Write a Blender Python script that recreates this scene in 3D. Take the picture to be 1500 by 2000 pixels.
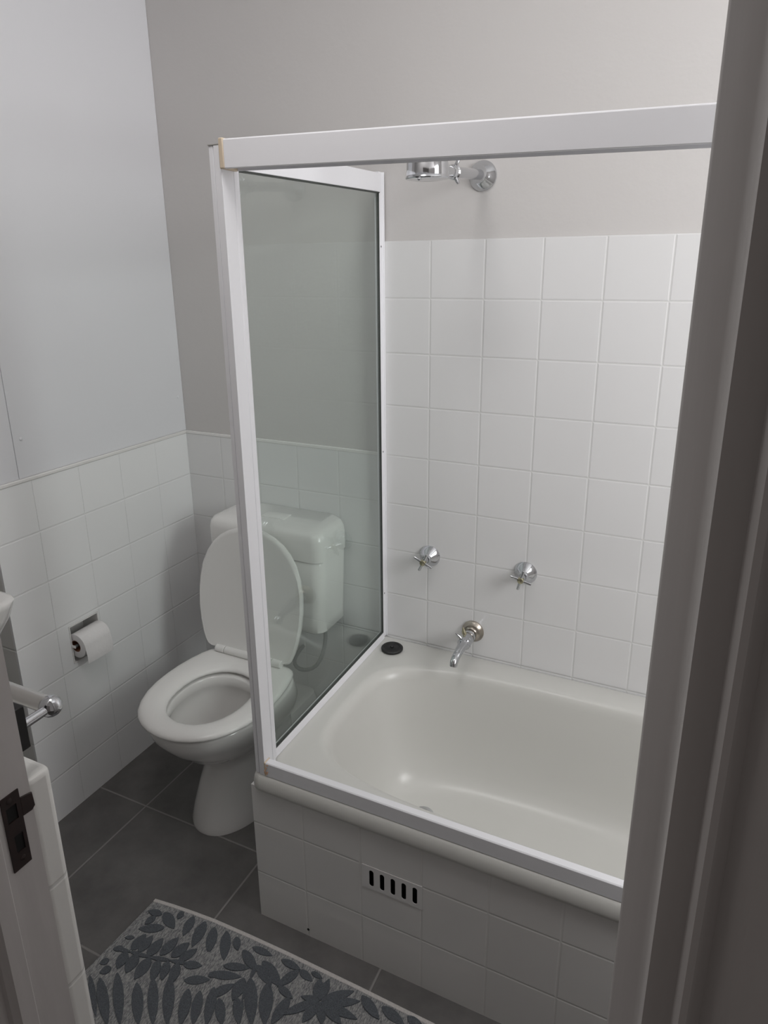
import bpy, bmesh, math, random
from mathutils import Vector, Matrix

for o in list(bpy.data.objects):
    bpy.data.objects.remove(o, do_unlink=True)
scene = bpy.context.scene
COL = scene.collection

# ---------------------------------------------------------------- camera, world, lights, exposure
CAM_POS = Vector((1.61785, -1.77907, 1.58645))
CAM_RIGHT = Vector((0.90708848, 0.42090280, -0.00559667))
CAM_DOWN = Vector((0.11660597, -0.26402867, -0.95744029))
CAM_FWD = Vector((-0.40446698, 0.86783045, -0.28857715))
FOCAL_PX, PP_X, PP_Y = 1319.296, 765.26, 929.21
cam_data = bpy.data.cameras.new('camera')
cam = bpy.data.objects.new('camera', cam_data)
COL.objects.link(cam)
m = Matrix((CAM_RIGHT, -CAM_DOWN, -CAM_FWD)).transposed().to_4x4()
m.translation = CAM_POS
cam.matrix_world = m
cam_data.sensor_fit = 'VERTICAL'
cam_data.sensor_height = 36.0
cam_data.sensor_width = 27.0
cam_data.lens = 36.0 * FOCAL_PX / 2000.0
cam_data.shift_x = -(PP_X - 750.0) / 2000.0
cam_data.shift_y = -(1000.0 - PP_Y) / 2000.0
cam_data.clip_start = 0.02
scene.camera = cam

scene.view_settings.view_transform = 'Standard'
scene.view_settings.look = 'None'
scene.view_settings.gamma = 1.0
scene.view_settings.exposure = 0.0
scene.view_settings.use_curve_mapping = False

WORLD_STRENGTH = 0.20
world = bpy.data.worlds.new('world')
scene.world = world
world.use_nodes = True
bg = world.node_tree.nodes['Background']
bg.inputs[0].default_value = (1.0, 0.93, 0.90, 1)
bg.inputs[1].default_value = WORLD_STRENGTH

WIN_Y0, WIN_Y1, WIN_Z0, WIN_Z1 = -1.38, -0.56, 1.25, 2.40     # window opening in the right wall
ROOM_X1 = 2.75
ld = bpy.data.lights.new('window_daylight', 'AREA')
ld.shape = 'RECTANGLE'
ld.size = WIN_Z1 - WIN_Z0 - 0.10
ld.size_y = WIN_Y1 - WIN_Y0 - 0.10
ld.energy = 18.2
ld.color = (1.0, 0.99, 0.985)
lo = bpy.data.objects.new('window_daylight', ld)
COL.objects.link(lo)
lo.location = (ROOM_X1 + 0.03, (WIN_Y0 + WIN_Y1) / 2, (WIN_Z0 + WIN_Z1) / 2)
lo.rotation_euler = (0, math.radians(90), 0)

FILL_POS = Vector((1.0, -1.15, 2.56))                            # unseen fill light, added under the ceiling to brighten the room side
pd = bpy.data.lights.new('fill_lamp', 'AREA')
pd.shape = 'DISK'
pd.size = 0.42
pd.energy = 4.5
pd.color = (1.0, 0.97, 0.95)
po = bpy.data.objects.new('fill_lamp', pd)
COL.objects.link(po)
po.location = FILL_POS

DOOR_OPEN = math.radians(118)         # how far the door stands open into the room

# ---------------------------------------------------------------- mesh helpers
class MB:
    def __init__(self):
        self.v = []
        self.f = []

    def add(self, vs, fs):
        b = len(self.v)
        self.v += [tuple(p) for p in vs]
        self.f += [tuple(b + i for i in f) for f in fs]
        return self

    def box(self, x0, x1, y0, y1, z0, z1):
        vs = [(x0, y0, z0), (x1, y0, z0), (x1, y1, z0), (x0, y1, z0), (x0, y0, z1), (x1, y0, z1), (x1, y1, z1), (x0, y1, z1)]
        return self.add(vs, [(0, 3, 2, 1), (4, 5, 6, 7), (0, 1, 5, 4), (1, 2, 6, 5), (2, 3, 7, 6), (3, 0, 4, 7)])

    def loft(self, rings, cap0=True, cap1=True, closed=True):
        n = len(rings[0])
        vs = [p for r in rings for p in r]
        fs = []
        for k in range(len(rings) - 1):
            for i in range(n if closed else n - 1):
                j = (i + 1) % n
                fs.append((k * n + i, k * n + j, (k + 1) * n + j, (k + 1) * n + i))
        if cap0:
            fs.append(tuple(range(n - 1, -1, -1)))
        if cap1:
            fs.append(tuple((len(rings) - 1) * n + i for i in range(n)))
        return self.add(vs, fs)

    def tube(self, path, r, n=20, cap=True):
        path = [Vector(p) for p in path]
        rs = r if isinstance(r, (list, tuple)) else [r] * len(path)
        rings = []
        up = None
        for i, p in enumerate(path):
            t = (path[min(i + 1, len(path) - 1)] - path[max(i - 1, 0)]).normalized()
            if up is None:
                up = Vector((0, 0, 1)) if abs(t.z) < 0.9 else Vector((1, 0, 0))
            u = t.cross(up).normalized()
            w = u.cross(t).normalized()
            up = w
            rings.append([p + (u * math.cos(2 * math.pi * k / n) + w * math.sin(2 * math.pi * k / n)) * rs[i] for k in range(n)])
        return self.loft(rings, cap, cap)

    def lathe(self, origin, axis, prof, n=40, cap0=True, cap1=True):
        """prof = [(distance along axis, radius), ...]"""
        a = Vector(axis).normalized()
        up = Vector((0, 0, 1)) if abs(a.z) < 0.9 else Vector((1, 0, 0))
        u = a.cross(up).normalized()
        w = u.cross(a).normalized()
        o = Vector(origin)
        rings = [[o + a * d + (u * math.cos(2 * math.pi * k / n) + w * math.sin(2 * math.pi * k / n)) * r for k in range(n)] for d, r in prof]
        return self.loft(rings, cap0, cap1)

    def prism(self, prof, axis, a0, a1):
        """closed 2-D profile extruded along a world axis ('x': (y,z), 'y': (x,z), 'z': (x,y))"""
        def pt(p, a):
            return {'x': (a, p[0], p[1]), 'y': (p[0], a, p[1]), 'z': (p[0], p[1], a)}[axis]
        return self.loft([[pt(p, a0) for p in prof], [pt(p, a1) for p in prof]])

    def build(self, name, material, parent=None, bevel=0.0, seg=2, smooth=35.0, subsurf=0):
        me = bpy.data.meshes.new(name)
        me.from_pydata(self.v, [], self.f)
        bm = bmesh.new()
        bm.from_mesh(me)
        bmesh.ops.recalc_face_normals(bm, faces=bm.faces)
        bm.to_mesh(me)
        bm.free()
        if smooth:
            for p in me.polygons:
                p.use_smooth = True
            me.set_sharp_from_angle(angle=math.radians(smooth))
        me.materials.append(material)
        o = bpy.data.objects.new(name, me)
        COL.objects.link(o)
        if parent is not None:
            o.parent = parent
            o.matrix_parent_inverse = Matrix.Translation(-parent.location) if parent.type == 'EMPTY' and parent.parent is None else Matrix()
            # meshes are authored in world coordinates
        if bevel > 0:
            md = o.modifiers.new('bevel', 'BEVEL')
            md.width = bevel
            md.segments = seg
            md.limit_method = 'ANGLE'
            md.angle_limit = math.radians(40)
        if subsurf:
            md = o.modifiers.new('subdivision', 'SUBSURF')
            md.levels = subsurf
            md.render_levels = subsurf
        return o


def tag(o, label, cat, group=None):
    o['label'] = label
    o['category'] = cat
    if group:
        o['group'] = group
    return o


def thing(name, label, cat, loc, group=None):
    o = bpy.data.objects.new(name, None)
    COL.objects.link(o)
    o.location = loc
    o.empty_display_size = 0.05
    return tag(o, label, cat, group)


def structure(o):
    o['kind'] = 'structure'
    return o


def struct_empty(name, loc=(0, 0, 0)):
    o = bpy.data.objects.new(name, None)
    COL.objects.link(o)
    o.location = loc
    return structure(o)


def superellipse(cx, cy, ax, ay, n, z, N=96, nback=None):
    pts = []
    for k in range(N):
        t = 2 * math.pi * k / N
        c, s = math.cos(t), math.sin(t)
        e = n
        if nback is not None and s > 0:
            e = nback
        pts.append((cx + ax * math.copysign(abs(c) ** (2 / e), c), cy + ay * math.copysign(abs(s) ** (2 / e), s), z))
    return pts


def rrect(x0, x1, y0, y1, r, z, seg=8):
    pts = []
    for cx, cy, a0 in ((x1 - r, y1 - r, 0), (x0 + r, y1 - r, 90), (x0 + r, y0 + r, 180), (x1 - r, y0 + r, 270)):
        for k in range(seg + 1):
            a = math.radians(a0 + 90 * k / seg)
            pts.append((cx + r * math.cos(a), cy + r * math.sin(a), z))
    return pts

# ---------------------------------------------------------------- materials
def new_mat(name):
    mt = bpy.data.materials.new(name)
    mt.use_nodes = True
    nt = mt.node_tree
    return mt, nt, nt.nodes['Principled BSDF']


def N(nt, typ, **kw):
    n = nt.nodes.new(typ)
    for k, v in kw.items():
        if k == 'ins':
            for i, val in v.items():
                if hasattr(val, 'is_output') or isinstance(val, bpy.types.NodeSocket):
                    nt.links.new(val, n.inputs[i])
                else:
                    n.inputs[i].default_value = val
        else:
            setattr(n, k, v)
    return n


def simple(name, col, rough=0.5, metal=0.0, noise=0.0, nscale=40.0, bump=0.0, coat=0.0, stretch=(1, 1, 1)):
    mt, nt, p = new_mat(name)
    p.inputs['Base Color'].default_value = (*col, 1)
    p.inputs['Roughness'].default_value = rough
    p.inputs['Metallic'].default_value = metal
    if coat:
        p.inputs['Coat Weight'].default_value = coat
        p.inputs['Coat Roughness'].default_value = 0.05
    tc = N(nt, 'ShaderNodeTexCoord')
    mp = N(nt, 'ShaderNodeMapping', ins={0: tc.outputs['Object'], 'Scale': stretch})
    nz = N(nt, 'ShaderNodeTexNoise', ins={'Vector': mp.outputs[0], 'Scale': nscale, 'Detail': 5.0})
    if noise:
        mr = N(nt, 'ShaderNodeMapRange', ins={0: nz.outputs[0], 1: 0.3, 2: 0.7, 3: 1.0 - noise, 4: 1.0 + noise})
        mx = N(nt, 'ShaderNodeVectorMath', operation='SCALE', ins={0: col, 'Scale': mr.outputs[0]})
        nt.links.new(mx.outputs[0], p.inputs['Base Color'])
    if bump:
        b = N(nt, 'ShaderNodeBump', ins={'Height': nz.outputs[0], 'Strength': 1.0, 'Distance': bump})
        nt.links.new(b.outputs[0], p.inputs['Normal'])
    return mt


def tiles(name, axu, u0, pu, axv, v0, pv, tile, grout, gw=0.0022, rough=0.12, mottled=0.0, depth=0.0007, wave=0.0, thin=1.0):
    """square-set tiles: grid lines at u0 + k*pu and v0 + k*pv of the object coordinates"""
    mt, nt, p = new_mat(name)
    tc = N(nt, 'ShaderNodeTexCoord')
    sp = N(nt, 'ShaderNodeSeparateXYZ', ins={0: tc.outputs['Object']})

    def dist(ax, o0, pitch, k=1.0):
        a = N(nt, 'ShaderNodeMath', operation='SUBTRACT', ins={0: sp.outputs[ax], 1: o0})
        a = N(nt, 'ShaderNodeMath', operation='DIVIDE', ins={0: a.outputs[0], 1: pitch})
        a = N(nt, 'ShaderNodeMath', operation='FRACT', ins={0: a.outputs[0]})
        a = N(nt, 'ShaderNodeMath', operation='SUBTRACT', ins={0: a.outputs[0], 1: 0.5})
        a = N(nt, 'ShaderNodeMath', operation='ABSOLUTE', ins={0: a.outputs[0]})
        a = N(nt, 'ShaderNodeMath', operation='SUBTRACT', ins={0: 0.5, 1: a.outputs[0]})
        return N(nt, 'ShaderNodeMath', operation='MULTIPLY', ins={0: a.outputs[0], 1: pitch * k}).outputs[0]
    d = N(nt, 'ShaderNodeMath', operation='MINIMUM', ins={0: dist(axu, u0, pu, thin), 1: dist(axv, v0, pv)}).outputs[0]
    mask = N(nt, 'ShaderNodeMapRange', interpolation_type='SMOOTHSTEP', ins={0: d, 1: gw * 0.35, 2: gw * 0.8, 3: 0.0, 4: 1.0}).outputs[0]
    hgt = N(nt, 'ShaderNodeMapRange', interpolation_type='SMOOTHSTEP', ins={0: d, 1: gw * 0.3, 2: gw * 0.5 + 0.0028, 3: 0.0, 4: 1.0}).outputs[0]
    mix = N(nt, 'ShaderNodeMix', data_type='RGBA', ins={0: mask})
    mix.inputs[6].default_value = (*grout, 1)
    mix.inputs[7].default_value = (*tile, 1)
    if mottled:
        nz = N(nt, 'ShaderNodeTexNoise', ins={'Vector': tc.outputs['Object'], 'Scale': 9.0, 'Detail': 8.0, 'Roughness': 0.65})
        mr = N(nt, 'ShaderNodeMapRange', ins={0: nz.outputs[0], 1: 0.3, 2: 0.7, 3: 1 - mottled, 4: 1 + mottled})
        sc = N(nt, 'ShaderNodeVectorMath', operation='SCALE', ins={0: tile, 'Scale': mr.outputs[0]})
        nt.links.new(sc.outputs[0], mix.inputs[7])
    nt.links.new(mix.outputs[2], p.inputs['Base Color'])
    rg = N(nt, 'ShaderNodeMapRange', ins={0: mask, 1: 0.0, 2: 1.0, 3: 0.7, 4: rough})
    nt.links.new(rg.outputs[0], p.inputs['Roughness'])
    b = N(nt, 'ShaderNodeBump', ins={'Height': hgt, 'Strength': 1.0, 'Distance': depth})
    if wave:
        wn = N(nt, 'ShaderNodeTexNoise', ins={'Vector': tc.outputs['Object'], 'Scale': 7.0, 'Detail': 1.0})
        b2 = N(nt, 'ShaderNodeBump', ins={'Height': wn.outputs[0], 'Strength': 1.0, 'Distance': wave})
        nt.links.new(b2.outputs[0], b.inputs['Normal'])
    nt.links.new(b.outputs[0], p.inputs['Normal'])
    return mt


P = 0.1525
ROW0 = 1.66858            # top of the shower tiling
COL1 = 0.7553             # a vertical grout line of the back wall
DADO = ROW0 - 4 * P       # top of the low tiling
WHITE_TILE = (0.80, 0.797, 0.80)
GROUT = (0.74, 0.74, 0.73)
M = {}
M['paint'] = simple('wall_paint', (0.63, 0.61, 0.60), 0.75, bump=0.0006, nscale=60)
M['panel'] = simple('wall_panel_paint', (0.82, 0.82, 0.85), 0.55, bump=0.0004, nscale=30)
M['ceiling'] = simple('ceiling_paint', (0.82, 0.82, 0.82), 0.9)
M['tile_back'] = tiles('tile_back', 0, COL1, P, 2, ROW0, P, WHITE_TILE, GROUT, wave=0.0004)
M['tile_side_lifted'] = tiles('tile_side_lifted', 1, 0.0, P, 2, ROW0, P, (0.91, 0.91, 0.915), (0.85, 0.85, 0.845), wave=0.0004, thin=3.6)  # same white tile as the back wall, colour lifted to stand in for light
M['tile_apron'] = tiles('tile_apron', 0, 0.7285, 0.1515, 2, 0.1425, 0.1535, (0.78, 0.77, 0.755), (0.74, 0.73, 0.71), wave=0.0004)
M['tile_floor'] = tiles('tile_floor', 0, 0.1935, 0.4435, 1, -0.548, 0.4135, (0.140, 0.134, 0.130), (0.27, 0.26, 0.25), gw=0.0042, rough=0.5, mottled=0.22, depth=0.0006)
M['gloss_frame'] = simple('gloss_frame_paint', (0.52, 0.495, 0.485), 0.4, noise=0.05, nscale=8, bump=0.0004, stretch=(6, 6, 0.6))
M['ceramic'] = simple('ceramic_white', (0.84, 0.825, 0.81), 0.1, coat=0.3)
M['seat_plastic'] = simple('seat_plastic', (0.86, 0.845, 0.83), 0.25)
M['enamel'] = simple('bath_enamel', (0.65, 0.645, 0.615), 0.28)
M['alu_white'] = simple('screen_white_aluminium', (0.88, 0.88, 0.91), 0.28)
M['cap'] = simple('aged_cream_plastic', (0.66, 0.55, 0.42), 0.5)
M['rust'] = simple('rusty_sealant', (0.42, 0.24, 0.14), 0.8, noise=0.3, nscale=200)
M['seal'] = simple('dark_rubber_seal', (0.05, 0.055, 0.05), 0.5)
M['chrome'] = simple('chrome', (0.58, 0.59, 0.61), 0.09, 1.0)
M['bronze'] = simple('worn_plating', (0.42, 0.38, 0.33), 0.28, 1.0, noise=0.15, nscale=60)
M['brass'] = simple('brass', (0.50, 0.47, 0.33), 0.25, 1.0)
M['black_rubber'] = simple('black_rubber', (0.008, 0.008, 0.008), 0.45)
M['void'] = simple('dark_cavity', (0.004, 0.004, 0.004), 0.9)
M['paper'] = simple('tissue_paper', (0.82, 0.80, 0.80), 0.95, bump=0.0005, nscale=90)
M['card'] = simple('brown_card', (0.20, 0.085, 0.045), 0.9)
M['strike'] = simple('dark_brown_metal', (0.018, 0.008, 0.007), 0.45, 0.0, noise=0.3, nscale=90)
M['hose'] = simple('grey_hose', (0.20, 0.21, 0.21), 0.45, 0.3)
M['black_gloss'] = simple('black_gloss', (0.006, 0.006, 0.006), 0.12)
M['plain_metal'] = simple('satin_rail', (0.60, 0.59, 0.57), 0.3, 1.0)
M['hidden_wood'] = simple('timber', (0.45, 0.38, 0.30), 0.7)

# clear glass with a slight green tint
gm, nt, p = new_mat('tinted_glass')
nt.nodes.remove(p)
geo = N(nt, 'ShaderNodeNewGeometry')
ior = N(nt, 'ShaderNodeMapRange', ins={0: geo.outputs['Backfacing'], 1: 0.0, 2: 1.0, 3: 1.5, 4: 1.0 / 1.5})
fr = N(nt, 'ShaderNodeFresnel', ins={'IOR': ior.outputs[0]})
tr = N(nt, 'ShaderNodeBsdfTransparent', ins={0: (0.925, 0.955, 0.94, 1)})
gl = N(nt, 'ShaderNodeBsdfGlossy', ins={0: (0.95, 1.0, 0.98, 1), 'Roughness': 0.01})
mx = N(nt, 'ShaderNodeMixShader', ins={0: fr.outputs[0], 1: tr.outputs[0], 2: gl.outputs[0]})
nt.links.new(mx.outputs[0], nt.nodes['Material Output'].inputs[0])
M['glass'] = gm

# frosted window pane lit by the sky outside
fm, nt, p = new_mat('frosted_lit_pane')
p.inputs['Base Color'].default_value = (0.8, 0.82, 0.85, 1)
p.inputs['Roughness'].default_value = 0.5
p.inputs['Emission Color'].default_value = (0.93, 0.97, 1.0, 1)
p.inputs['Emission Strength'].default_value = 2.0
M['pane'] = fm

# woven ground of the bath mat
wm, nt, p = new_mat('woven_cotton')
tc = N(nt, 'ShaderNodeTexCoord')
mp = N(nt, 'ShaderNodeMapping', ins={0: tc.outputs['Object'], 'Rotation': (0, 0, math.radians(25)), 'Scale': (1.0, 0.28, 1)})
nz = N(nt, 'ShaderNodeTexNoise', ins={'Vector': mp.outputs[0], 'Scale': 420.0, 'Detail': 3.0, 'Roughness': 0.7})
rp = N(nt, 'ShaderNodeMapRange', ins={0: nz.outputs[0], 1: 0.36, 2: 0.64, 3: 0.0, 4: 1.0})
mix = N(nt, 'ShaderNodeMix', data_type='RGBA', ins={0: rp.outputs[0]})
mix.inputs[6].default_value = (0.15, 0.155, 0.165, 1)
mix.inputs[7].default_value = (0.46, 0.455, 0.445, 1)
nt.links.new(mix.outputs[2], p.inputs['Base Color'])
p.inputs['Roughness'].default_value = 0.95
bp = N(nt, 'ShaderNodeBump', ins={'Height': nz.outputs[0], 'Strength': 1.0, 'Distance': 0.002})
nt.links.new(bp.outputs[0], p.inputs['Normal'])
M['weave'] = wm
M['tuft'] = simple('tufted_cotton', (0.115, 0.126, 0.140), 0.98, noise=0.35, nscale=500, bump=0.002)
M['hem'] = simple('cotton_hem', (0.62, 0.59, 0.57), 0.95, noise=0.12, nscale=400, bump=0.0008)

# ---------------------------------------------------------------- room shell
ZC = 2.68
HY0 = -1.51                 # hall side of the door wall
FY = -1.395                 # bathroom side of the door wall
DX0, DX1 = 1.0, 1.626       # door opening between the jambs
structure(MB().box(-0.40, 2.90, -3.4, 0.12, -0.06, 0.0).build('floor', M['tile_floor'], smooth=0))
structure(MB().box(-0.40, 2.90, HY0, 0.12, ZC, ZC + 0.06).build('ceiling', M['ceiling'], smooth=0))

M['tile_front'] = tiles('tile_front', 0, 5.0, 20.0, 2, ROW0, P, (0.80, 0.795, 0.77), (0.70, 0.70, 0.68), gw=0.003, rough=0.2)
wall_back = structure(MB().box(-0.40, 2.90, 0.008, 0.12, 0, ZC).build('wall_back', M['paint'], smooth=0))
MB().box(-0.0081, COL1 + 0.0035, 0.0, 0.0081, 0, DADO).build('dado_tiles', M['tile_back'], wall_back, smooth=0)
MB().box(COL1 + 0.0036, ROOM_X1, 0.0, 0.0081, 0, ROW0).build('splashback_tiles', M['tile_back'], wall_back, bevel=0.003, seg=3)

# left wall: a return that ends at an outside corner, with the paper holder's recess
RY0, RY1, RZ0, RZ1 = -0.571, -0.463, 0.466, 0.590        # recess opening
LY = -0.737                                            # outside corner
def holed(mb, x0, x1, y0, y1, z0, z1, hy0, hy1, hz0, hz1):
    mb.box(x0, x1, y0, hy0, z0, z1)
    mb.box(x0, x1, hy1, y1, z0, z1)
    mb.box(x0, x1, hy0, hy1, z0, hz0)
    mb.box(x0, x1, hy0, hy1, hz1, z1)
    return mb
mb = MB().box(-0.30, -0.075, LY + 0.008, 0.008, 0, ZC)
holed(mb, -0.075, -0.008, LY + 0.008, 0.008, 0, ZC, RY0 - 0.004, RY1 + 0.004, RZ0 - 0.004, RZ1 + 0.004)
wall_left = structure(mb.build('wall_left', M['panel'], smooth=0))
mb = MB()
holed(mb, -0.0081, 0.0, LY, 0.0, 0, DADO, RY0, RY1, RZ0, RZ1)
mb.build('dado_tiles', M['tile_side_lifted'], wall_left, smooth=0)
MB().box(-0.30, -0.0082, LY, LY + 0.0081, 0, DADO).build('return_tiles', M['tile_front'], wall_left, smooth=0)
MB().box(-0.0075, 0.0022, LY, -0.0002, DADO - 0.005, DADO + 0.006).build('tile_trim', M['ceramic'], wall_left, bevel=0.003, seg=3)
# sheet of lining board above the tiles with a joint and two nail heads
mb = MB().box(-0.0085, -0.0052, -0.6395, 0.0075, DADO + 0.006, ZC - 0.001)
panel = mb.build('lining_panel', M['panel'], wall_left, bevel=0.001)
MB().box(-0.0085, -0.0046, LY + 0.008, -0.6412, DADO + 0.006, ZC - 0.001).build('lining_panel', M['panel'], wall_left, bevel=0.001)
for y, z in ((-0.617, 1.170), (-0.018, 1.183)):
    MB().lathe((-0.0055, y, z), (1, 0, 0), [(0, 0.0045), (0.002, 0.0042), (0.003, 0.002)], n=16).build('nail_head', M['panel'], panel)
MB().box(-0.0040, COL1 + 0.003, -0.0022, 0.0075, DADO - 0.005, DADO + 0.006).build('tile_trim', M['ceramic'], wall_back, bevel=0.003, seg=3)

structure(MB().box(-0.40, -0.30, HY0, 0.12, 0, ZC).build('wall_alcove', M['paint'], smooth=0))

# right wall with the window over the end of the bath
mb = MB()
holed(mb, ROOM_X1, ROOM_X1 + 0.12, HY0, 0.12, 0, ZC, WIN_Y0, WIN_Y1, WIN_Z0, WIN_Z1)
structure(mb.build('wall_right', M['paint'], smooth=0))
win = struct_empty('window_1', (ROOM_X1 + 0.06, (WIN_Y0 + WIN_Y1) / 2, WIN_Z0))
mb = MB()
holed(mb, ROOM_X1 + 0.05, ROOM_X1 + 0.10, WIN_Y0, WIN_Y1, WIN_Z0, WIN_Z1, WIN_Y0 + 0.05, WIN_Y1 - 0.05, WIN_Z0 + 0.05, WIN_Z1 - 0.05)
mb.build('window_frame', M['gloss_frame'], win, smooth=0)
MB().box(ROOM_X1 + 0.072, ROOM_X1 + 0.078, WIN_Y0 + 0.05, WIN_Y1 - 0.05, WIN_Z0 + 0.05, WIN_Z1 - 0.05).build('window_pane', M['pane'], win, smooth=0)

# door wall (front) with the doorway
mb = MB()
mb.box(-0.30, DX0 - 0.022, HY0 + 0.008, FY - 0.002, 0, ZC)
mb.box(DX1 + 0.022, ROOM_X1, HY0 + 0.008, FY - 0.002, 0, ZC)
mb.box(DX0 - 0.022, DX1 + 0.022, HY0 + 0.008, FY - 0.002, 2.06, ZC)
wall_front = structure(mb.build('wall_front', M['paint'], smooth=0))
MB().box(-0.30, DX0, FY - 0.004, -1.366, 0, DADO).build('dado_tiles', M['tile_front'], wall_front, bevel=0.009, seg=4)
MB().box(DX1 + 0.005, ROOM_X1, FY - 0.004, -1.368, 0, DADO).build('dado_tiles', M['tile_front'], wall_front, bevel=0.009, seg=4)

door = struct_empty('door_1', (DX0, FY, 0))
# jamb linings with stops, swept as plan profiles
mb = MB().prism([(DX0, FY), (DX0, -1.4405), (DX0 + 0.0105, -1.4415), (DX0 + 0.012, -1.443), (DX0 + 0.012, -1.4600), (DX0 + 0.006, -1.4660), (DX0, -1.4675), (DX0, HY0), (DX0 - 0.022, HY0), (DX0 - 0.022, FY)], 'z', 0, 2.04)
mb.build('jamb', M['gloss_frame'], door, smooth=30)
mb = MB().prism([(DX1, FY), (DX1, -1.436), (1.6115, -1.436), (1.6092, -1.4385), (1.6092, -1.4570), (1.6104, -1.4600), (1.6225, -1.4712), (1.6248, -1.4740), (1.6258, -1.4790), (1.6262, HY0), (DX1 + 0.022, HY0), (DX1 + 0.022, FY)], 'z', 0, 2.04)
mb.build('jamb', M['gloss_frame'], door, smooth=30)
MB().box(DX0 - 0.022, DX1 + 0.022, HY0, FY, 2.04, 2.06).build('head_lining', M['gloss_frame'], door, smooth=0)
# the door itself, standing open at a right angle into the room behind the right jamb
HX, HY = 1.6680, FY + 0.006
ca, sa = math.cos(DOOR_OPEN), math.sin(DOOR_OPEN)
def swing(o):                       # closed leaf runs from the hinge towards -x; turn it into the room
    for v in o.data.vertices:
        dx, dy = v.co.x - HX, v.co.y - HY
        v.co.x, v.co.y = HX + dx * ca + dy * sa, HY - dx * sa + dy * ca
    return o
lf = swing(MB().box(HX - 0.612, HX, HY - 0.035, HY, 0.012, 2.032).build('door_leaf', M['gloss_frame'], door, bevel=0.0015))
swing(MB().lathe((HX - 0.555, HY - 0.0355, 1.02), (0, -1, 0), [(0, 0.024), (0.004, 0.024), (0.006, 0.010), (0.030, 0.009), (0.034, 0.020), (0.046, 0.026), (0.058, 0.022), (0.062, 0.010)], n=28).build('door_knob', M['chrome'], lf))
# architraves on the hall side: bead, cove and flat
prof = [(0.0125, HY0 + 0.008), (0.0125, HY0), (0.0130, HY0 - 0.008), (0.0148, HY0 - 0.0125), (0.0178, HY0 - 0.0125), (0.0200, HY0 - 0.0085), (0.0235, HY0 - 0.0065), (0.0270, HY0 - 0.0085), (0.0300, HY0 - 0.0150), (0.0330, HY0 - 0.0180), (0.075, HY0 - 0.0190), (0.079, HY0 - 0.016), (0.080, HY0 + 0.008)]
MB().prism([(DX1 + a, b) for a, b in prof], 'z', 0, 2.12).build('architrave', M['gloss_frame'], door, smooth=40)
MB().prism([(DX0 - a, b) for a, b in prof], 'z', 0, 2.12).build('architrave', M['gloss_frame'], door, smooth=40)
MB().box(DX0 - 0.012, DX1 + 0.012, HY0 - 0.018, HY0 + 0.006, 2.05, 2.12).build('architrave', M['gloss_frame'], door, bevel=0.003)

cl = thing('fill_light', 'added fill light, an unseen white dome on the ceiling in front of the bath', 'ceiling light', (FILL_POS.x, FILL_POS.y, ZC))
MB().lathe((FILL_POS.x, FILL_POS.y, ZC), (0, 0, -1), [(0, 0.17), (0.02, 0.175), (0.035, 0.17)], n=48).build('base', M['alu_white'], cl)
MB().lathe((FILL_POS.x, FILL_POS.y, ZC - 0.035), (0, 0, -1), [(0, 0.165), (0.03, 0.15), (0.055, 0.11), (0.07, 0.05), (0.074, 0.004)], n=48).build('diffuser', M['pane'], cl)

# hall behind the photographer
structure(MB().box(-0.40, 2.90, -3.4, -3.3, 0, ZC).build('wall_hall', M['paint'], smooth=0))

# ---------------------------------------------------------------- bath
X0, X1, YA = 0.738, 2.4495, -0.705
bath = thing('bathtub', 'cream white enamel bathtub with a tiled front panel behind the glass shower screen', 'bathtub', (1.5, -0.35, 0))
def rim(i, z, r=0.03):
    return rrect(X0 + 0.003 + i, X1 - i, YA - 0.0115 + i, -0.0005 - i, max(r - i, 0.004), z, seg=23)
NR = len(rim(0, 0))
def well(ins_l, ins_r, ins_y, z, n):
    x0, x1, y0, y1 = 0.822 + ins_l, 2.38 - ins_r, -0.648 + ins_y, -0.092 - ins_y
    cx, cy, ax, ay = (x0 + x1) / 2, (y0 + y1) / 2, (x1 - x0) / 2, (y1 - y0) / 2
    out = []
    for q in range(4):                         # same corner by corner layout as rim()
        for k in range(24):
            t = math.radians(90 * q + 90 * (k + 0.0) / 23.0)
            if k == 23:
                t -= 0.004
            if k == 0:
                t += 0.004
            c, s = math.cos(t), math.sin(t)
            out.append((cx + ax * math.copysign(abs(c) ** (2 / n), c), cy + ay * math.copysign(abs(s) ** (2 / n), s), z))
    return out
rings = [rim(0.012, 0.403), rim(0.004, 0.4045), rim(0.0007, 0.409), rim(0.0, 0.416), rim(0.0006, 0.425), rim(0.0025, 0.4345), rim(0.0055, 0.4415), rim(0.0090, 0.4462), rim(0.0122, 0.4480), rim(0.0135, 0.4485)]
rings += [well(-0.012, -0.012, -0.012, 0.4480, 4.3), well(-0.004, -0.004, -0.004, 0.4465, 4.3), well(0.004, 0.004, 0.003, 0.441, 4.3), well(0.011, 0.012, 0.008, 0.431, 4.2), well(0.016, 0.02, 0.012, 0.416, 4.1),
          well(0.035, 0.09, 0.028, 0.30, 3.8), well(0.055, 0.17, 0.043, 0.20, 3.6), well(0.075, 0.22, 0.058, 0.145, 3.4), well(0.105, 0.27, 0.082, 0.113, 3.2), well(0.15, 0.32, 0.115, 0.100, 3.0), well(0.25, 0.45, 0.19, 0.094, 2.6), well(0.5, 0.65, 0.26, 0.093, 2.2)]
MB().loft(rings, cap0=False, cap1=True).build('tub', M['enamel'], bath, smooth=50)
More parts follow.
